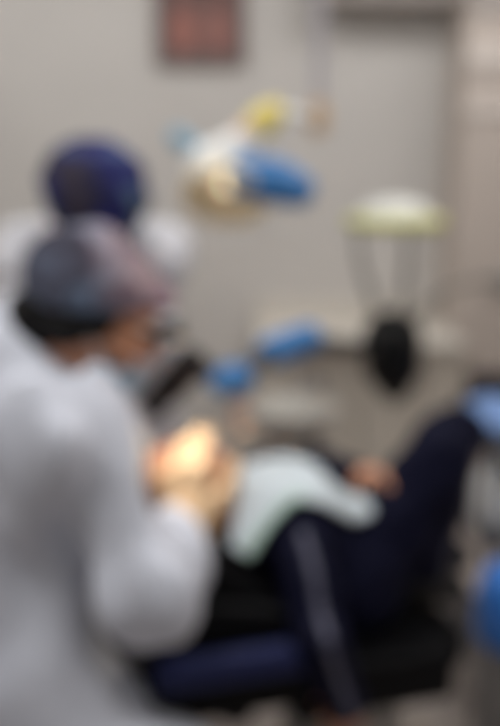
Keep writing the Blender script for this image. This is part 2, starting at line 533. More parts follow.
# picture on the back wall
pc = P(200, 10, YW - .02)
t = thing('wall_picture', 'small dark framed picture in reddish brown tones hung high on the back wall', 'picture', (pc.x, YW, pc.z))
hw, hh = .178, .205
bm = bmesh.new()
for (x0, x1, z0, z1) in ((-hw, hw, hh - .025, hh), (-hw, hw, -hh, -hh + .025), (-hw, -hw + .025, -hh + .025, hh - .025), (hw - .025, hw, -hh + .025, hh - .025)):
    box(bm, (pc.x + x0, YW - .03, pc.z + z0), (pc.x + x1, YW, pc.z + z1))
done('frame', bm, mat('picture_frame', (122, 106, 104), .5), t, False, .003)
bm = bmesh.new(); box(bm, (pc.x - hw + .025, YW - .012, pc.z - hh + .025), (pc.x + hw - .025, YW, pc.z + hh - .025))
done('canvas', bm, mat('picture_ground', (112, 84, 80), .7, var=.2, scale=9), t, False)
for k, (dx, w_, c) in enumerate(((-.068, .05, (156, 104, 94)), (.068, .042, (150, 104, 96)))):
    bm = bmesh.new()
    lathe(bm, [(0, 0), (1, 0), (1, .004), (0, .006)], Matrix.Translation((pc.x + dx, YW - .012, pc.z - .075)) @ Matrix.Rotation(R(90), 4, 'X') @ Matrix.Diagonal((w_, .085, 1, 1)))
    done('painted_shape', bm, mat('picture_red_%d' % k, c, .7, var=.15, scale=20), t)

# upper cabinets, top right
x0 = P(318, 12, 3.42).x; zb = 2.04; xs = [x0, (x0 + .797) / 2, .797]
for i in range(2):
    a, b = xs[i] + .001, xs[i + 1] - .001
    t = thing('wall_cabinet', ('shallow grey brown wall cabinet beside the ceiling pole', 'shallow grey brown wall cabinet touching the pier')[i], 'cabinet', (a, 3.6, zb), 'wall cabinets at top right')
    bm = bmesh.new(); box(bm, (a, 3.46, zb), (b, YW, 2.72)); done('body', bm, UPCAB, t, False, .003)
    for q in (0, 1):
        m0 = a + (b - a) * .5 * q
        bm = bmesh.new(); box(bm, (m0 + .002, 3.442, zb + .004), (m0 + (b - a) * .5 - .002, 3.4595, 2.716)); d = done('door', bm, UPCAB, t, False, .003)
        hx = m0 + (b - a) * (.5 - .09 if q == 0 else .09)
        bm = bmesh.new(); tube(bm, [(hx, 3.442, zb + .06), (hx, 3.42, zb + .06), (hx, 3.42, zb + .17), (hx, 3.442, zb + .17)], .005, 8); done('handle', bm, CHROME, d)

# low cabinets with a worktop between the wall corner and the pier
cx0 = P(256, 350, 3.05).x; ct = .80; cxe = .797
ends_x = [cx0, (cx0 + cxe) / 2, cxe]
for i in range(2):
    a, b = ends_x[i] + .002, ends_x[i + 1] - .002
    t = thing('base_cabinet', ('beige low cabinet at the left end of the worktop', 'beige low cabinet beside the pier')[i], 'cabinet', (a, 3.3, 0), 'low cabinets along the back wall')
    bm = bmesh.new(); box(bm, (a, 3.08, .08), (b, YW - .017, ct - .031)); done('body', bm, CABIN, t, False)
    bm = bmesh.new(); box(bm, (a, 3.12, 0), (b, 3.3, .08)); done('plinth', bm, DARKM, t, False)
    for q in (0, 1):
        m0 = a + (b - a) * .5 * q
        bm = bmesh.new(); box(bm, (m0 + .002, 3.06, .085), (m0 + (b - a) * .5 - .002, 3.0795, ct - .035)); d = done('door', bm, CABIN, t, False, .003)
        hx = m0 + (b - a) * (.5 - .09 if q == 0 else .09)
        bm = bmesh.new(); tube(bm, [(hx, 3.06, .6), (hx, 3.035, .6), (hx, 3.035, .72), (hx, 3.06, .72)], .005, 8); done('handle', bm, CHROME, d)
t = thing('worktop', 'pale stone worktop over the beige low cabinets along the back wall', 'worktop', (cx0, 3.3, ct - .03))
bm = bmesh.new(); box(bm, (cx0, 3.04, ct - .03), (cxe, YW - .001, ct)); done('slab', bm, COUNTER, t, False, .004)
bm = bmesh.new(); box(bm, (cx0, YW - .02, ct), (cxe, YW - .001, ct + .08)); done('upstand', bm, COUNTER, t, False, .003)

# spittoon of the dental unit, on its pedestal behind the patient
sp = P(292, 412, 2.30); SPX, SPY, SPZ = sp.x, 2.30, sp.z
t = thing('spittoon', 'white spittoon bowl on a beige pedestal behind the child', 'spittoon', (SPX, SPY, 0))
TS = Matrix.Translation((SPX, SPY, 0))
bm = bmesh.new(); lathe(bm, [(0, 0), (.15, 0), (.155, .01), (.15, .03), (.10, .05), (.085, .08), (.08, SPZ - .11), (.09, SPZ - .08), (0, SPZ - .08)], TS, 36, False); done('pedestal', bm, CABIN, t)
bm = bmesh.new(); lathe(bm, [(0, -.08), (.07, -.078), (.105, -.05), (.125, .005), (.13, .02), (.12, .02), (.112, .005), (.09, -.04), (.05, -.058), (0, -.06)], Matrix.Translation((SPX, SPY, SPZ)), 40, False); done('bowl', bm, mat('spittoon_white', (204, 201, 194), .4), t)
bm = bmesh.new(); tube(bm, [(SPX + .09, SPY + .085, SPZ - .03), (SPX + .09, SPY + .085, SPZ + .06), (SPX + .06, SPY + .055, SPZ + .085), (SPX + .03, SPY + .03, SPZ + .06)], .007, 10); done('water_spout', bm, CHROME, t)

# ------------------------------------------------------------------ hanging operating light (blue grip, cream reflector)
LY = 2.40
jt = P(318, 118, LY + .12)
t = thing('operating_light', 'white dental operating light with blue handle and yellow end, hanging from a thin ceiling pole', 'lamp', (jt.x, jt.y, ZC))
bm = bmesh.new(); tube(bm, [(jt.x, jt.y, ZC), (jt.x, jt.y, jt.z)], .017, 14); done('pole', bm, mat('pole_grey', (176, 172, 178), .5), t)
bm = bmesh.new(); lathe(bm, [(0, -.04), (.07, -.04), (.075, -.02), (.075, 0), (0, 0)], Matrix.Translation((jt.x, jt.y, ZC)), 28, False); done('ceiling_rose', bm, WHITEM, t)
bm = bmesh.new(); lathe(bm, [(0, -.05), (.022, -.045), (.028, -.02), (.028, .02), (.022, .045), (0, .05)], Matrix.Translation(jt), 20, False); done('joint', bm, TAN, t)
ye = P(264, 120, LY)
bm = bmesh.new(); tube(bm, [jt, lerp(jt, P(290, 112, LY + .05), 1.0), ye], [.013, .013, .012], 12); done('swing_arm', bm, WHITEM, t)
wa, wb_ = P(196, 170, LY - .05), P(262, 126, LY)
bm = bmesh.new(); V, Q = surf([cone(P(204, 164, LY), P(236, 150, LY), .05, .045, .03), cone(P(236, 150, LY), P(250, 137, LY), .042, .034, .03)], .006)
solid('housing', [(V, Q)], WHITEM, t); bm.free()
V, Q = surf([cone(P(244, 136, LY), P(256, 128, LY), .036, .034, .02)], .005); solid('neck_collar', [(V, Q)], PEACH, t)
V, Q = surf([cone(P(260, 123, LY), P(272, 114, LY), .042, .036, .02)], .005); solid('end_cap', [(V, Q)], YELLOW, t)
V, Q = surf([cone(P(246, 176, LY - .06), P(278, 182, LY - .08), .056, .055, .02), cone(P(278, 182, LY - .08), P(298, 190, LY - .09), .055, .046, .02)], .005)
solid('handle', [(V, Q)], BLUE, t)
V, Q = surf([cone(P(178, 138, LY), P(192, 146, LY), .026, .024, .02)], .004); solid('side_knob', [(V, Q)], LBLUE, t)
rc = P(227, 186, LY - .02)
bm = bmesh.new(); M = aimed(rc, (-.10, -.62, -.78), (1, 0, 0))
lathe(bm, [(.03, -.035), (.075, -.02), (.108, .018), (.116, .04), (.11, .04), (.1, .022), (.07, -.006), (.02, -.022), (0, -.024)], M, 44, False)
rf = done('reflector', bm, CREAM, t)
bm = bmesh.new(); ring(bm, M @ Vector((0, 0, .04)), M.to_3x3() @ Vector((0, 0, 1)), .114, .009, 44, 10); done('reflector_rim', bm, mat('rim_cream', (250, 232, 196), .4), rf)
bm = bmesh.new(); lathe(bm, [(0, -.03), (.018, -.025), (.02, 0), (.012, .014), (0, .017)], M, 20, False); done('bulb_cover', bm, mat('added_bulb_glow', (255, 244, 220), .4, emit=(255, 232, 190), strength=1.6), t)  # faint glow added so the bulb brightens the reflector bowl

# ------------------------------------------------------------------ examination lamp with pale dome on a yoke, fixed to the pier
HY = 2.45
hs = P(392, 355, HY)
t = thing('examination_lamp', 'pale dome lamp with lime rim on thin struts above a black pivot', 'lamp', (P(505, 282, 3.32).x, 3.32, P(505, 282, 3.32).z))
V, Q = surf([cone(P(392, 340, HY), P(393, 366, HY), .088, .080, .03), cone(P(393, 366, HY), P(394, 390, HY), .072, .038, .03)], .006)
solid('pivot_housing', [(V, Q)], BLACKP, t)
dm = P(395, 222, HY)
bm = bmesh.new()
lathe(bm, [(.118, .0), (.114, .018), (.098, .038), (.068, .055), (.03, .064), (0, .066)], Matrix.Translation(dm), 44, False)
lathe(bm, [(0, .01), (.118, .0)], Matrix.Translation(dm), 44, False)
bmesh.ops.remove_doubles(bm, verts=bm.verts, dist=1e-5); done('dome', bm, mat('dome_pale', (212, 212, 206), .5), t)
bm = bmesh.new(); ring(bm, dm, (0, 0, 1), .125, .018, 48, 12); done('rim', bm, LIME, t)
for (a, b, c) in ((P(357, 228, HY), P(360, 262, HY), P(378, 318, HY)), (P(408, 228, HY), P(407, 262, HY), P(401, 318, HY))):
    bm = bmesh.new(); tube(bm, [a, b, c], [.007, .009, .013], 12); done('strut', bm, STRUT, t)
wl = P(505, 282, 3.32)
bm = bmesh.new(); tube(bm, [P(408, 325, HY), P(426, 306, 2.6), P(446, 291, 2.8), P(474, 282, 3.05), wl], [.014, .013, .011, .010, .010], 14); done('wall_arm', bm, STRUT, t)
bm = bmesh.new(); lathe(bm, [(0, 0), (.05, 0), (.05, .012), (.02, .02), (0, .02)], aimed(wl, (0, -1, 0)), 24, False); done('wall_plate', bm, GREYM, t)

# ------------------------------------------------------------------ operating microscope: black eyepiece tube, blue grips, arm to the pivot
MY = 1.80
t = thing('dental_microscope', 'operating microscope with black eyepiece tube and blue grips, reaching over the patient', 'microscope', P(345, 347, 2.2))
lc = P(392, 346, HY); le = lc + (P(352, 346, 2.28) - lc).normalized() * .0965
A, B = P(200, 354, 1.74), P(150, 408, 1.74)
bm = bmesh.new(); d = (B - A)
tube(bm, [A, A + d * .06, A + d * .1, A + d * .66, A + d * .70, A + d * .78, B], [.028, .036, .037, .035, .029, .031, .027], 24); et = done('eyepiece_tube', bm, mat('tube_black', (26, 26, 28), .55, spec=.25), t)
bm = bmesh.new(); ring(bm, B, d, .026, .006, 28, 10); done('eyecup', bm, mat('rubber', (34, 34, 36), .8), et)
V, Q = surf([ell(P(234, 379, 1.72), (.042, .036, .036), None, .02), cone(P(226, 386, 1.71), P(218, 383, 1.7), .022, .02, .02)], .004); solid('focus_knob', [(V, Q)], BLUE, t)
V, Q = surf([cone(P(272, 352, MY + .05), P(308, 338, MY + .1), .036, .034, .02)], .004); solid('hand_grip', [(V, Q)], BLUE, t)
bm = bmesh.new(); tube(bm, [A + d * .25, P(212, 372, 1.735), P(234, 379, 1.72), P(256, 362, 1.80), P(290, 346, MY + .075), P(330, 343, 2.12), P(352, 346, 2.28), le], [.02, .02, .02, .018, .018, .017, .017, .018], 16)
done('link_arm', bm, DARKM, t)
bm = bmesh.new(); tube(bm, [P(238, 388, 1.72), P(241, 402, 1.715), P(244, 428, 1.71)], [.02, .017, .024], 20); ob = done('objective_barrel', bm, GREYM, t)
objb = P(244, 428, 1.71)
bm = bmesh.new(); lathe(bm, [(0, -.002), (.019, -.002), (.019, .002), (0, .002)], Matrix.Translation(objb - Vector((0, 0, .001))), 24, False)
done('objective_lens', bm, mat('added_lamp_lens', (255, 240, 210), .2, emit=(255, 220, 170), strength=1.2), ob)  # glowing lens belongs to the added microscope lamp
hp = P(178, 466, 1.46)
sl = bpy.data.lights.new('added_microscope_light', 'SPOT'); sl.energy = 26; sl.color = (1.0, .80, .52); sl.spot_size = R(36); sl.spot_blend = .6; sl.shadow_soft_size = .02  # warm spot added inside the microscope to brighten the hands and face
so = bpy.data.objects.new('added_microscope_light', sl); COL.objects.link(so); so.location = objb + Vector((-.012, -.01, -.012))
so.rotation_euler = (hp - so.location).to_track_quat('-Z', 'Y').to_euler()

# ------------------------------------------------------------------ skeletons of the three people (joints in metres)
def cap_cut(H, off, slope, keep_above=True):
    def f(X, Y, Z, D):
        a, l, u = H.loc(X, Y, Z)
        pl = (u - off - slope * a) * H.s
        return np.maximum(D, -pl if keep_above else pl).astype(np.float32)
    return f


def along(bones, w):
    """face picker: 1 on a band w wide along limbs, on the side they turn to; bones = (a, b, side)"""
    def f(C):
        out = np.zeros(len(C))
        for a, b, d in bones:
            ba = b - a; L = np.linalg.norm(ba); ax_ = ba / L; d = arr(d) - ax_ * (arr(d) @ ax_); d /= np.linalg.norm(d); e = np.cross(ax_, d)
            q = C - a; t = q @ ax_; x = q @ d; y = q @ e
            out[(t > -.012) & (t < L + .012) & (x > 0) & (x < .1) & (np.abs(y) < w)] = 1
        return out
    return f


def ends(items, flat=None):
    """end sleeves and hems cleanly: items = (point, outward direction, reach)"""
    def f(X, Y, Z, D):
        for p, d, rch in items:
            p = arr(p); d = arr(d) / np.linalg.norm(d)
            pl = (X - p[0]) * d[0] + (Y - p[1]) * d[1] + (Z - p[2]) * d[2]
            near = (X - p[0]) ** 2 + (Y - p[1]) ** 2 + (Z - p[2]) ** 2 < rch * rch
            D = np.where(near, np.maximum(D, pl), D)
        if flat is not None: D = np.maximum(D, flat - Z)
        return D.astype(np.float32)
    return f


def torso(nb, cc, pe, sR, sL, g):
    lat = (sL - sR) / np.linalg.norm(sL - sR)
    return [cone(nb, cc, .07 + g, .12 + g, .06), cone(cc, pe, .12 + g, .13 + g, .06), cone(sR, sL, .06 + g, .06 + g, .06),
            cone(cc - lat * .08, pe - lat * .07, .1 + g, .115 + g, .06), cone(cc + lat * .08, pe + lat * .07, .1 + g, .115 + g, .06),
            cone(sR, nb, .052 + g, .06 + g, .06), cone(sL, nb, .052 + g, .06 + g, .06)]


# the child on the chair
cH = Head(P(182, 484, 1.50), (.30, .02, .95), .86)
chest = arr((.077, 1.55, .733)); pelvis = arr((.22, 1.60, .615)); neck_b = arr((-.04, 1.515, .78))
shN = arr((.092, 1.415, .745)); shF = arr(P(266, 476, 1.66))
elN = arr((.120, 1.322, .635)); wrN = arr((.155, 1.33, .535))
elF = arr(P(316, 470, 1.72)); wrF = arr(P(362, 480, 1.64))
hipN = arr((.20, 1.525, .63)); hipF = arr((.235, 1.68, .63))
knN = arr(P(443, 456, 1.61)); knF = arr(P(454, 440, 1.74))
anN = arr((.345, 1.60, .612)); anF = arr((.39, 1.74, .612))
toeN = anN + arr((.085, .02, -.035)); toeF = anF + arr((.085, .02, -.035))


def child_bones(g, k=.03):
    return [cone(neck_b, chest, .06 + g, .092 + g, .05), cone(chest, pelvis, .09 + g, .095 + g, .06),
            cone(lerp(shN, shF, .15) + arr((0, 0, -.01)), lerp(shN, shF, .85) + arr((0, 0, -.01)), .05 + g, .05 + g, .05),
            cone(chest + arr((0, -.05, 0)), pelvis + arr((0, -.045, 0)), .075 + g, .08 + g, .05), cone(chest + arr((0, .05, 0)), pelvis + arr((0, .045, 0)), .075 + g, .08 + g, .05)]


nd = neck_b - arr(cH.p(-.02, 0, -.05))
kid_body = cH.prims() + [cone(cH.p(-.02, 0, -.05), neck_b, .043, .045, .03)] + child_bones(-.015)
kid_body += limb(shN, elN, wrN, (.038, .031, .023)) + limb(shF, elF, wrF, (.034, .029, .023))
kid_body += limb(hipN, knN, anN, (.062, .048, .035)) + limb(hipF, knF, anF, (.062, .048, .035))
kid_hands = hand(wrN, (.10, .02, -1), (.3, 1, 0), -1, (.25, .3, .35, .4), .80) + hand(wrF, P(393, 477, 1.59) - Vector(wrF), (-.15, -.2, -1), 1, (.55, .55, .6, .65), .92)
kid_jacket = child_bones(0) + limb(shN, elN, wrN + (wrN - elN) * .5, (.050, .046, .036)) + limb(shF, elF, wrF, (.046, .042, .036))
kid_trousers = [cone(pelvis + arr((0, -.05, 0)), pelvis + arr((0, .05, 0)), .092, .092, .05)] + limb(hipN, knN, anN, (.086, .064, .055)) + limb(hipF, knF, anF, (.086, .068, .056))
kid_cover = [cH.e(-.016, 0, .035, (.112, .092, .1), grow=.004), cH.e(.02, 0, .075, (.07, .075, .06), .03, grow=.004)]
KIDBODY = (kid_body, 0, 30, 1); KIDJACKET = (kid_jacket, .005, 42, 3); KIDTROUSERS = (kid_trousers, .006, 40, 5)

# the seated clinician
al, psi = R(31), R(8)
H = Head(P(99, 310, 1.42), (math.cos(al) * math.cos(psi), math.cos(al) * math.sin(psi), -math.sin(al)), 1.03)
nb = arr(P(28, 376, 1.42)); ch_c = arr(P(34, 500, 1.42)); pel = arr((-.44, 1.40, .60))
sR, sL = arr(P(68, 444, 1.285)), arr(P(84, 416, 1.55))
eR, wR = arr(P(146, 592, 1.215)), arr(P(190, 528, 1.375))
eL, wL = arr(P(138, 510, 1.65)), arr(P(206, 506, 1.64))
hR, hL = arr((-.42, 1.31, .585)), arr((-.42, 1.50, .585))
kR, kL = arr((-.13, 1.20, .41)), arr((-.30, 1.82, .54))
aR, aL = arr((-.26, 1.14, .12)), arr((-.36, 1.84, .12))
doc_body = H.prims() + [cone(H.p(-.03, 0, -.06), nb, .055, .06, .03)] + torso(nb, ch_c, pel, sR, sL, -.022)
doc_body += limb(sR, eR, wR, (.046, .040, .028)) + limb(sL, eL, wL, (.046, .040, .028)) + limb(hR, kR, aR, (.08, .06, .045)) + limb(hL, kL, aL, (.08, .06, .045))
doc_gown = torso(nb, ch_c, pel, sR, sL, .012) + limb(sR, eR, wR, (.072, .060, .040), .07) + limb(sL, eL, wL, (.068, .060, .043), .07)
doc_gown += [cone(hR, kR, .115, .105, .06), cone(sR + arr((-.05, .09, -.06)), pel + arr((.02, -.07, 0)), .08, .14, .06), cone(hL, lerp(hL, kL, .85), .115, .095, .06), cone(eR + arr((0, 0, .01)), lerp(eR, wR, .45), .056, .058, .05),
                          cone(nb, lerp(nb, H.p(-.055, 0, -.10), 1.12), .10, .080, .05), cone(lerp(sR, nb, .5), arr(P(58, 364, 1.36)), .085, .052, .06), cone(nb + arr((-.08, 0, -.06)), lerp(nb, H.p(-.06, 0, -.09), .5), .11, .07, .06), cone(sR, nb + arr((0, -.03, .01)), .075, .09, .06)]
gloveR = hand(wR, P(178, 436, 1.43) - Vector(wR), (.35, .8, -.35), -1, (.40, .44, .48, .5), 1.16, .02)
gloveL = hand(wL, P(212, 446, 1.56) - Vector(wL), (-.3, -.8, -.3), 1, (.3, .35, .4, .45), .95)
GOWN_F = (doc_gown, .015, 33, 11); GLOVES = (gloveR + gloveL, 0, 30, 1)

# the standing assistant
H2 = Head(P(95, 210, 1.93), (.20, -.72, -.66), 1.0)
nb2 = arr(P(92, 246, 2.03)); cc2 = nb2 + arr((.0, .10, -.24)); pe2 = arr((nb2[0] - .01, 2.27, .88))
sR2, sL2 = arr(P(26, 258, 2.04)), arr(P(156, 254, 2.02))
eR2, wR2 = arr(P(14, 355, 1.97)), arr((-.44, 1.93, 1.0))
eL2, wL2 = arr(P(128, 350, 1.98)), arr((-.34, 1.95, .98))
h2R, h2L = pe2 + arr((-.09, 0, -.04)), pe2 + arr((.09, 0, -.04))
k2R, k2L = arr((h2R[0], 2.25, .46)), arr((h2L[0], 2.25, .46)); a2R, a2L = arr((h2R[0], 2.28, .11)), arr((h2L[0], 2.28, .11))

# ------------------------------------------------------------------ the patient: a child lying back with knees drawn up
kid = thing('person', 'child in navy tracksuit lying back on the dental chair with knees up', 'person', (pelvis[0], pelvis[1], .53))
solid('body', [surf(kid_body, .0055), surf(kid_hands, .003)], SKIN_C, kid)
cH.eyes(kid)
solid('hair', [surf([cH.e(-.014, 0, .03, (.1, .081, .09), grow=.001)], .005, cap_cut(cH, .07, .4))], HAIR, kid)
solid('head_cover', [surf(kid_cover, .005, cap_cut(cH, .078, .35), .004, 70)], mat('bouffant', (236, 234, 228), .8), kid)
solid('jacket', [surf(kid_jacket, .0045, ends([(wrN + (wrN - elN) * .5, wrN - elN, .09), (wrF - (wrF - elF) * .02, wrF - elF, .07), (neck_b - nd * .1, -nd, .09)]), .005, 42, 3)],
      [NAVY, STRIPE], kid, along([(shN + arr((0, 0, .03)), elN, (.25, -1, .15)), (elN, wrN + (wrN - elN) * .35, (.25, -1, .15))], .0075))
solid('trousers', [surf(kid_trousers, .005, ends([(anN + (anN - knN) * -.02, anN - knN, .1), (anF - (anF - knF) * .02, anF - knF, .1)]), .006, 40, 5)],
      [NAVY, STRIPE], kid, along([(knF, anF, (.75, -1, 0)), (knN, anN, (.9, -.5, 0))], .006))
for a, q in ((anN, toeN), (anF, toeF)):
    V, Q = surf([cone(a + arr((-.02, 0, -.025)), lerp(a, q, .6) + arr((0, 0, -.004)), .036, .032, .03), cone(lerp(a, q, .5), q, .032, .024, .03), cone(a + arr((0, 0, .01)), a + arr((0, 0, -.02)), .036, .036, .02)],
                .0045, lambda X, Y, Z, D, z=a[2] - .052: np.maximum(D, z - Z).astype(np.float32))
    sh = solid('shoe', [(V, Q)], SHOE, kid)
    V, Q = surf([cone(a + arr((-.022, 0, -.025)), lerp(a, q, .6) + arr((0, 0, -.01)), .04, .035, .03), cone(lerp(a, q, .5), q, .034, .028, .03)],
                .0045, lambda X, Y, Z, D, z=a[2] - .058: np.maximum(np.maximum(D, z - Z), Z - (z + .014)).astype(np.float32))
    solid('sole', [(V, Q)], SOLE, sh)

# white drape over the chest
def chest_ab(x, y): return (x - chest[0]) * .96 + (y - chest[1]) * .28, -(x - chest[0]) * .28 + (y - chest[1]) * .96


drape_under = child_bones(0) + [cone(hipN, lerp(hipN, knN, .26), .086, .080, .03), cone(neck_b + arr((-.05, 0, -.01)), neck_b, .06, .07, .06), cone(neck_b + arr((-.02, -.11, -.07)), chest + arr((-.06, -.09, .0)), .06, .07, .06)]


def drape_near(a): return -.098 - .55 * np.clip(-a - .02, 0, .13) + .30 * np.clip(a - .06, 0, 1)


def drape_post(X, Y, Z, D):
    a, b = chest_ab(X, Y)
    near = drape_near(a)
    reg = np.maximum(np.maximum(a - .25, -.095 + .45 * b - a), np.maximum(b - .12, near - b))
    reg = np.maximum(np.maximum(reg, (chest[2] - .05 - .62 * a) - Z), .665 - Z)
    return np.maximum(np.maximum(D - .020, .012 - D), reg).astype(np.float32)


dr = solid('patient_drape', [surf(drape_under, .004, drape_post, .005, 42, 3, carve=[(kid_jacket, .005, 42, 3, .003), (kid_trousers, .006, 40, 5, .003), (kid_body, 0, 30, 1, .003), (doc_gown, .015, 33, 11, .004), (kid_hands, 0, 30, 1, .003), (gloveR + gloveL, 0, 30, 1, .003)])],
           [CLOTH, GREENE], None, lambda C: (lambda ab: ((ab[1] - drape_near(ab[0]) < .011) & (ab[0] < 0)).astype(int))(chest_ab(C[:, 0], C[:, 1])))
tag(dr, 'white cloth drape with a pale green corner laid over the lying child', 'drape')

# ------------------------------------------------------------------ the dental chair (its pads dented by the people on and against it)
CO = Vector((.21, 1.60, 0)); CROT = Matrix.Rotation(R(15), 4, 'Z'); CM = Matrix.Translation(CO) @ CROT
ch = thing('dental_chair', 'dark reclined dental chair with navy side cushion, carrying the child', 'dental chair', (CO.x, CO.y, 0))
PRESS = [([cone(wR - (wR - eR) * .12, wR + (wR - eR) * .12, .048, .044), cone(wL - (wL - eL) * .12, wL + (wL - eL) * .12, .048, .044)], 0, 30, 1), (kid_cover, .004, 70, 1), GLOVES, KIDJACKET, KIDTROUSERS, (kid_body, 0, 30, 1), (kid_hands, 0, 30, 1), GOWN_F, (doc_body, 0, 30, 1)]


def pad(name, c, half, tilt, m, r=.02, parent=ch, press=True):
    """rounded cushion: centre and half sizes in the chair's own axes, tilted about its cross axis"""
    M3 = (CROT @ Matrix.Rotation(R(tilt), 4, 'Y')).to_3x3()
    axes = [list(M3.col[j]) for j in range(3)]
    return solid(name, [surf([rbox(CM @ Vector(c), half, axes, r)], .006, carve=PRESS if press else ())], m, parent)


pad('seat_cushion', (-.03, 0, .495), (.16, .215, .055), 0, BLACKV)
pad('backrest', (-.255, 0, .63), (.20, .20, .065), 43, BLACKV)
pad('back_shell', (-.33, -.03, .56), (.11, .17, .085), 30, BLACKV, .03)
pad('lower_shell', (-.30, -.06, .535), (.155, .17, .045), 0, BLACKV, .02)
pad('side_cushion', (-.285, -.258, .614), (.165, .022, .030), 0, NAVYV)
pad('side_panel', (-.30, -.218, .655), (.19, .016, .05), 12, BLACKV, .012)
pad('leg_rest', (.16, 0.02, .475), (.05, .13, .043), 0, BLACKV)
pad('headrest', (-.50, .0, .76), (.075, .10, .03), -5, BLACKV)
bm = bmesh.new(); tube(bm, [CM @ Vector((-.39, 0, .69)), CM @ Vector((-.47, 0, .735))], .016, 12); done('headrest_stem', bm, CHROME, ch)
bm = bmesh.new(); prism(bm, [(-.13, .06), (.10, .06), (.06, .438), (-.10, .438)], -.12, .12, CM); done('column', bm, GREYM, ch, True, .02, 3)
bm = bmesh.new(); prism(bm, [(-.35, 0), (.33, 0), (.33, .05), (.25, .07), (-.27, .07), (-.35, .05)], -.25, .25, CM); done('base', bm, mat('chair_base', (150, 140, 130), .5), ch, True, .02, 3)

# ------------------------------------------------------------------ seated clinician, left foreground
doc = thing('person', 'seated clinician in pale grey gown and printed cap, bending over the child', 'person', (-.44, 1.40, 0))
solid('body', [surf(doc_body, .006)], SKIN, doc)
H.eyes(doc)
for g in (gloveR, gloveL):
    solid('glove', [surf(g, .003, carve=[(kid_body, 0, 30, 1, .001), (kid_jacket, .005, 42, 3, .003), (kid_cover, .004, 70, 1, .002)])], LATEX, doc)
for w_, e_ in ((wR, eR), (wL, eL)):
    d_ = (w_ - e_) / np.linalg.norm(w_ - e_)
    solid('cuff', [surf([cone(w_ - d_ * .045, w_ + d_ * .005, .040, .034, .01)], .0035, ends([(w_ + d_ * .001, d_, .1), (w_ - d_ * .045, -d_, .1)]), .003, 150, 5, carve=[(kid_jacket, .005, 42, 3, .003), (kid_body, 0, 30, 1, .003), (kid_cover, .004, 70, 1)])], mat('knit_cuff', (224, 224, 230), .9), doc)
ndir = nb - arr(H.p(-.03, 0, -.06))
solid('gown', [surf(doc_gown, .006, ends([(wR - (wR - eR) * .10, wR - eR, .1), (wL - (wL - eL) * .05, wL - eL, .1), (lerp(nb, H.p(-.055, 0, -.10), 1.3), -ndir, .14)], .462), 0.015, 33, 11,
      carve=[(kid_jacket, .005, 42, 3, .004), (kid_body, 0, 30, 1, .004), (kid_cover, .004, 70, 1)])], GOWN, doc)
for (k_, a_, h_) in ((kR, aR, hR), (kL, aL, hL)):
    V, Q = surf([cone(lerp(h_, k_, .6), k_, .085, .075, .03), cone(k_, a_, .075, .06, .03)], .006, ends([(a_ + arr((0, 0, -.01)), a_ - k_, .12)]), .006, 35, 2)
    solid('trouser_leg', [(V, Q)], TROUSER, doc)
    V, Q = surf([cone(a_ + arr((-.03, 0, -.065)), a_ + arr((.13, 0, -.075)), .05, .042, .03), cone(a_ + arr((0, 0, .02)), a_ + arr((0, 0, -.06)), .044, .048, .03)], .005,
                lambda X, Y, Z, D: np.maximum(D, .003 - Z).astype(np.float32))
    solid('clog', [(V, Q)], WSHOE, doc)
solid('hair', [surf([H.e(-.016, 0, .025, (.1, .083, .092)), H.e(-.07, 0, -.055, (.06, .068, .06), .04), H.k((.0, .074, -.005), (-.03, .07, -.04), .02, .026, .02), H.k((.0, -.074, -.005), (-.03, -.07, -.04), .02, .026, .02)], .005,
    lambda X, Y, Z, D: (lambda a, l, u: np.maximum(D, np.maximum(u - .035 - .55 * a, a - .03)).astype(np.float32))(*H.loc(X, Y, Z)), .003, 160)], HAIR, doc)
fx = float(H.c[0])
capm = print_mat('cap_print_grey', [[(46, 46, 58), (80, 80, 95), (106, 122, 146), (70, 66, 82)], [(100, 80, 94), (146, 120, 130), (172, 152, 154), (114, 94, 106)]], 10, axis=((.93, 0, .36), float(H.c[0] * .93 + H.c[2] * .36 + .022), float(H.c[0] * .93 + H.c[2] * .36 + .10)))
solid('surgical_cap', [surf([H.e(-.014, 0, .03, (.104, .085, .089)), H.e(-.055, 0, .022, (.082, .084, .080), .05), H.k((.086, .035, .066), (.086, -.035, .066), .016, .016, .03)], .005, cap_cut(H, .010, .50), .006, 55, 4)], capm, doc)
gl = rim_glasses('glasses', H, doc, BLACKP, GLASS)
# small lamp added on the bridge of the glasses to brighten hands and mouth
bm = bmesh.new(); hl = arr(P(180, 462, 1.42)) - H.p(.13, 0, .03); hl = hl / np.linalg.norm(hl); hb = H.p(.128, 0, .03)
tube(bm, [hb - hl * .02, hb + hl * .012], [.011, .013], 18); done('added_head_lamp', bm, BLACKP, gl)
bm = bmesh.new(); lathe(bm, [(0, 0), (.011, 0), (.011, .002), (0, .003)], aimed(hb + hl * .0125, hl), 20, False); done('added_head_lamp_lens', bm, mat('added_lamp_lens', (255, 240, 210)), gl)
added_spot = bpy.data.lights.new('added_head_lamp_light', 'SPOT'); added_spot.energy = 2.3; added_spot.color = (1.0, .89, .74); added_spot.spot_size = R(46); added_spot.spot_blend = .5; added_spot.shadow_soft_size = .012
ho = bpy.data.objects.new('added_head_lamp_light', added_spot); COL.objects.link(ho); ho.location = hb + hl * .03
ho.rotation_euler = Vector(hl).to_track_quat('-Z', 'Y').to_euler()
V, Q = surf([H.e(.045, 0, -.062, (.073, .066, .066)), H.e(.074, 0, -.07, (.04, .036, .046), .03)], .0045,
            lambda X, Y, Z, D: (lambda a, l, u: np.maximum(D, np.maximum(u + .066 + .12 * (a - .1), .03 - a - .12 * (u + .05))).astype(np.float32))(*H.loc(X, Y, Z)))
mk = solid('face_mask', [(V, Q)], MASK, doc)
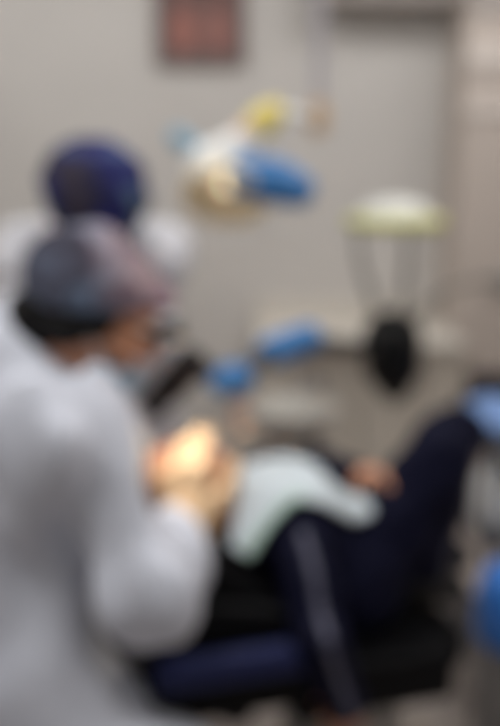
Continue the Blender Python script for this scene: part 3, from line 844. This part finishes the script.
for q in (1, -1):
    bm = bmesh.new(); tube(bm, [H.p(.045, .062 * q, -.07), H.p(.018, .077 * q, -.04), H.p(-.014, .088 * q, -.022)], .0015, 8); done('ear_loop', bm, WHITEM, mk)
# stool under the clinician
st = thing('clinician_stool', 'round black stool on castors under the seated clinician', 'stool', (-.46, 1.40, 0))
bm = bmesh.new(); lathe(bm, [(0, .385), (.17, .385), (.185, .40), (.185, .43), (.17, .448), (0, .45)], Matrix.Translation((-.46, 1.40, 0)), 40, False); done('seat', bm, BLACKV, st)
bm = bmesh.new(); lathe(bm, [(0, .09), (.03, .09), (.03, .25), (.02, .26), (.02, .385), (0, .385)], Matrix.Translation((-.46, 1.40, 0)), 20, False); done('gas_column', bm, CHROME, st)
for k in range(5):
    a = 2 * math.pi * k / 5 + .3; e = Vector((-.46 + .22 * math.cos(a), 1.40 + .22 * math.sin(a), .075))
    bm = bmesh.new(); tube(bm, [(-.46, 1.40, .10), e], [.022, .014], 12); ft = done('base_leg', bm, DARKM, st)
    bm = bmesh.new(); lathe(bm, [(0, -.012), (.022, -.012), (.025, -.006), (.025, .006), (.022, .012), (0, .012)], aimed((e.x, e.y, .026), (math.sin(a), -math.cos(a), 0)), 18, False); done('castor', bm, BLACKP, ft)

# ------------------------------------------------------------------ standing assistant behind
asst = thing('person', 'standing assistant in white coat and navy cap, head bowed, behind the seated clinician', 'person', (pe2[0], 2.27, 0))
body = H2.prims() + [cone(H2.p(-.03, 0, -.06), nb2, .052, .055, .03)] + torso(nb2, cc2, pe2, sR2, sL2, -.025)
body += limb(sR2, eR2, wR2, (.042, .036, .027)) + limb(sL2, eL2, wL2, (.042, .036, .027)) + limb(h2R, k2R, a2R, (.085, .058, .042)) + limb(h2L, k2L, a2L, (.085, .058, .042))
solid('body', [surf(body, .0065)], SKIN, asst); H2.eyes(asst)
solid('glove', [surf(hand(wR2, (.45, -.4, -.6), (.5, .1, -.8), -1, (.35, .4, .45, .5), .92), .0032)], LATEX, asst)
solid('glove', [surf(hand(wL2, (-.1, -.4, -.8), (-.4, .1, -.8), 1, (.35, .4, .45, .5), .92), .0032)], LATEX, asst)
nd2 = nb2 - arr(H2.p(-.03, 0, -.06))
co = torso(nb2, cc2, pe2, sR2, sL2, .006) + limb(sR2, eR2, wR2, (.062, .056, .043), .05) + limb(sL2, eL2, wL2, (.062, .054, .043), .05)
co += [cone(pe2 + arr((-.06, 0, 0)), arr((pe2[0] - .07, 2.28, .50)), .135, .14, .06), cone(pe2 + arr((.06, 0, 0)), arr((pe2[0] + .07, 2.28, .50)), .135, .14, .06)]
solid('coat', [surf(co, .007, ends([(wR2 + (wR2 - eR2) * .03, wR2 - eR2, .1), (wL2 + (wL2 - eL2) * .03, wL2 - eL2, .1), (nb2 - nd2 * .12, -nd2, .11), (arr((pe2[0], 2.28, .47)), (0, 0, -1), .45)]), 0.010, 32, 21,
      carve=[(doc_gown, .015, 33, 11, .01), (H.prims(), 0, 30, 1, .02)])], COAT, asst)
for (k_, a_, h_) in ((k2R, a2R, h2R), (k2L, a2L, h2L)):
    V, Q = surf([cone(lerp(h_, k_, .7), k_, .09, .075, .03), cone(k_, a_, .075, .06, .03)], .0065, ends([(a_ + arr((0, 0, -.02)), a_ - k_, .12)]), .006, 35, 2)
    solid('trouser_leg', [(V, Q)], TROUSER, asst)
    V, Q = surf([cone(a_ + arr((0, .03, -.055)), a_ + arr((0, -.13, -.065)), .048, .042, .03), cone(a_ + arr((0, 0, .02)), a_ + arr((0, 0, -.05)), .044, .048, .03)], .005,
                lambda X, Y, Z, D: np.maximum(D, .003 - Z).astype(np.float32))
    solid('clog', [(V, Q)], WSHOE, asst)
solid('hair', [surf([H2.e(-.016, 0, .025, (.1, .083, .092)), H2.e(-.06, 0, -.045, (.052, .065, .05), .04)], .005,
    lambda X, Y, Z, D: (lambda a, l, u: np.maximum(D, np.maximum(u - .06 - .44 * a, a - .05)).astype(np.float32))(*H2.loc(X, Y, Z)), .003, 160)], HAIR, asst)
capn = print_mat('cap_print_navy', [[(56, 50, 62), (36, 36, 66), (38, 40, 100), (84, 108, 130), (44, 42, 70)]], 6)
solid('surgical_cap', [surf([H2.e(-.012, 0, .04, (.114, .108, .104)), H2.e(-.035, 0, .04, (.096, .104, .09), .05)], .005, cap_cut(H2, -.012, .24), .006, 55, 9)], capn, asst)
rim_glasses('glasses', H2, asst, BLACKP, GLASS)
V, Q = surf([H2.e(.045, 0, -.05, (.072, .064, .062)), H2.e(.08, 0, -.045, (.04, .035, .045), .03)], .005,
            lambda X, Y, Z, D: (lambda a, l, u: np.maximum(D, np.maximum(u + .008 + .12 * (a - .1), .02 - a - .12 * (u + .05))).astype(np.float32))(*H2.loc(X, Y, Z)))
solid('face_mask', [(V, Q)], MASK, asst)

# ------------------------------------------------------------------ trolley at the right edge with towel, jug and blue bin
tl = P(466, 440, 2.25); TX, TY0, TY1 = tl.x + .0, 2.02, 2.42
ztop = P(480, 425, 2.2).z; zmid = P(490, 516, 2.2).z
t = thing('utility_trolley', 'dark steel trolley with open shelves at the right edge', 'trolley', (TX + .3, 2.2, 0))
for z in (ztop, zmid, .14):
    bm = bmesh.new(); box(bm, (TX, TY0, z - .02), (TX + .6, TY1, z)); done('shelf', bm, TROL, t, False, .004)
for x in (TX + .015, TX + .585):
    for y in (TY0 + .015, TY1 - .015):
        bm = bmesh.new(); tube(bm, [(x, y, .05), (x, y, ztop + .03)], .009, 12); pst = done('post', bm, DARKM, t)
        bm = bmesh.new(); lathe(bm, [(0, -.012), (.022, -.012), (.025, -.006), (.025, .006), (.022, .012), (0, .012)], aimed((x, y, .026), (1, 0, 0)), 18, False); done('castor', bm, BLACKP, pst)
bm = bmesh.new(); prism(bm, [(-.02, 0), (.26, 0), (.27, .02), (.26, .045), (.02, .05), (-.03, .035)], -.14, .14, Matrix.Translation((TX + .04, 2.2, ztop + .001)))
tw = done('folded_towel', bm, TOWEL, None, True, .012, 3); tag(tw, 'folded light blue towel on top of the dark trolley', 'towel')
jx = P(492, 487, 2.2)
t = thing('white_jug', 'white plastic jug on the middle shelf of the dark trolley', 'jug', (jx.x, 2.15, zmid))
bm = bmesh.new(); lathe(bm, [(0, 0), (.056, 0), (.062, .008), (.062, .11), (.05, .145), (.03, .16), (0, .16)], Matrix.Translation((jx.x, 2.15, zmid + .0005)), 32, False); done('bottle', bm, WHITEM, t)
bm = bmesh.new(); lathe(bm, [(0, .16), (.026, .16), (.026, .185), (0, .187)], Matrix.Translation((jx.x, 2.15, zmid + .0005)), 24, False); done('cap', bm, LBLUE, t)
bx_ = Vector((.662, 1.87, 0)); TB = Matrix.Translation(bx_)
t = thing('waste_bin', 'grey round waste bin with a tall blue lid, in front of the dark trolley', 'bin', bx_)
bm = bmesh.new(); lathe(bm, [(0, 0), (.098, 0), (.102, .012), (.106, .315), (0, .315)], TB, 44, False); done('tub', bm, mat('bin_grey', (142, 140, 140), .5), t)
bm = bmesh.new(); lathe(bm, [(0, .316), (.113, .316), (.116, .325), (.112, .43), (.096, .475), (.06, .495), (0, .50)], TB, 44, False); ld = done('lid', bm, BIN, t)
bm = bmesh.new(); M = TB @ Matrix.Rotation(R(-110), 4, 'Z'); box(bm, (.108, -.055, .35), (.119, .055, .42), M); done('swing_flap', bm, BIN, ld, False, .004)
bm = bmesh.new(); M = TB @ Matrix.Rotation(R(-110), 4, 'Z'); box(bm, (.09, -.03, .012), (.15, .03, .022), M); done('pedal', bm, BLACKP, t, False, .003)
cs_ = Vector((TX + .12, 2.345, ztop + .0005))
t = thing('instrument_case', 'small dark brown instrument case behind the folded blue towel', 'case', cs_)
bm = bmesh.new(); box(bm, (cs_.x - .09, 2.347, cs_.z), (cs_.x + .16, 2.405, cs_.z + .075)); done('body', bm, mat('case_brown', (58, 48, 46), .6), t, False, .006)
bm = bmesh.new(); box(bm, (cs_.x - .092, 2.3455, cs_.z + .0755), (cs_.x + .162, 2.406, cs_.z + .105)); done('lid', bm, mat('case_brown', (58, 48, 46), .6), t, False, .006)
bm = bmesh.new(); tube(bm, [(cs_.x - .01, 2.347, cs_.z + .06), (cs_.x - .01, 2.336, cs_.z + .062), (cs_.x + .08, 2.336, cs_.z + .062), (cs_.x + .08, 2.347, cs_.z + .06)], .005, 8); done('handle', bm, BLACKP, t)
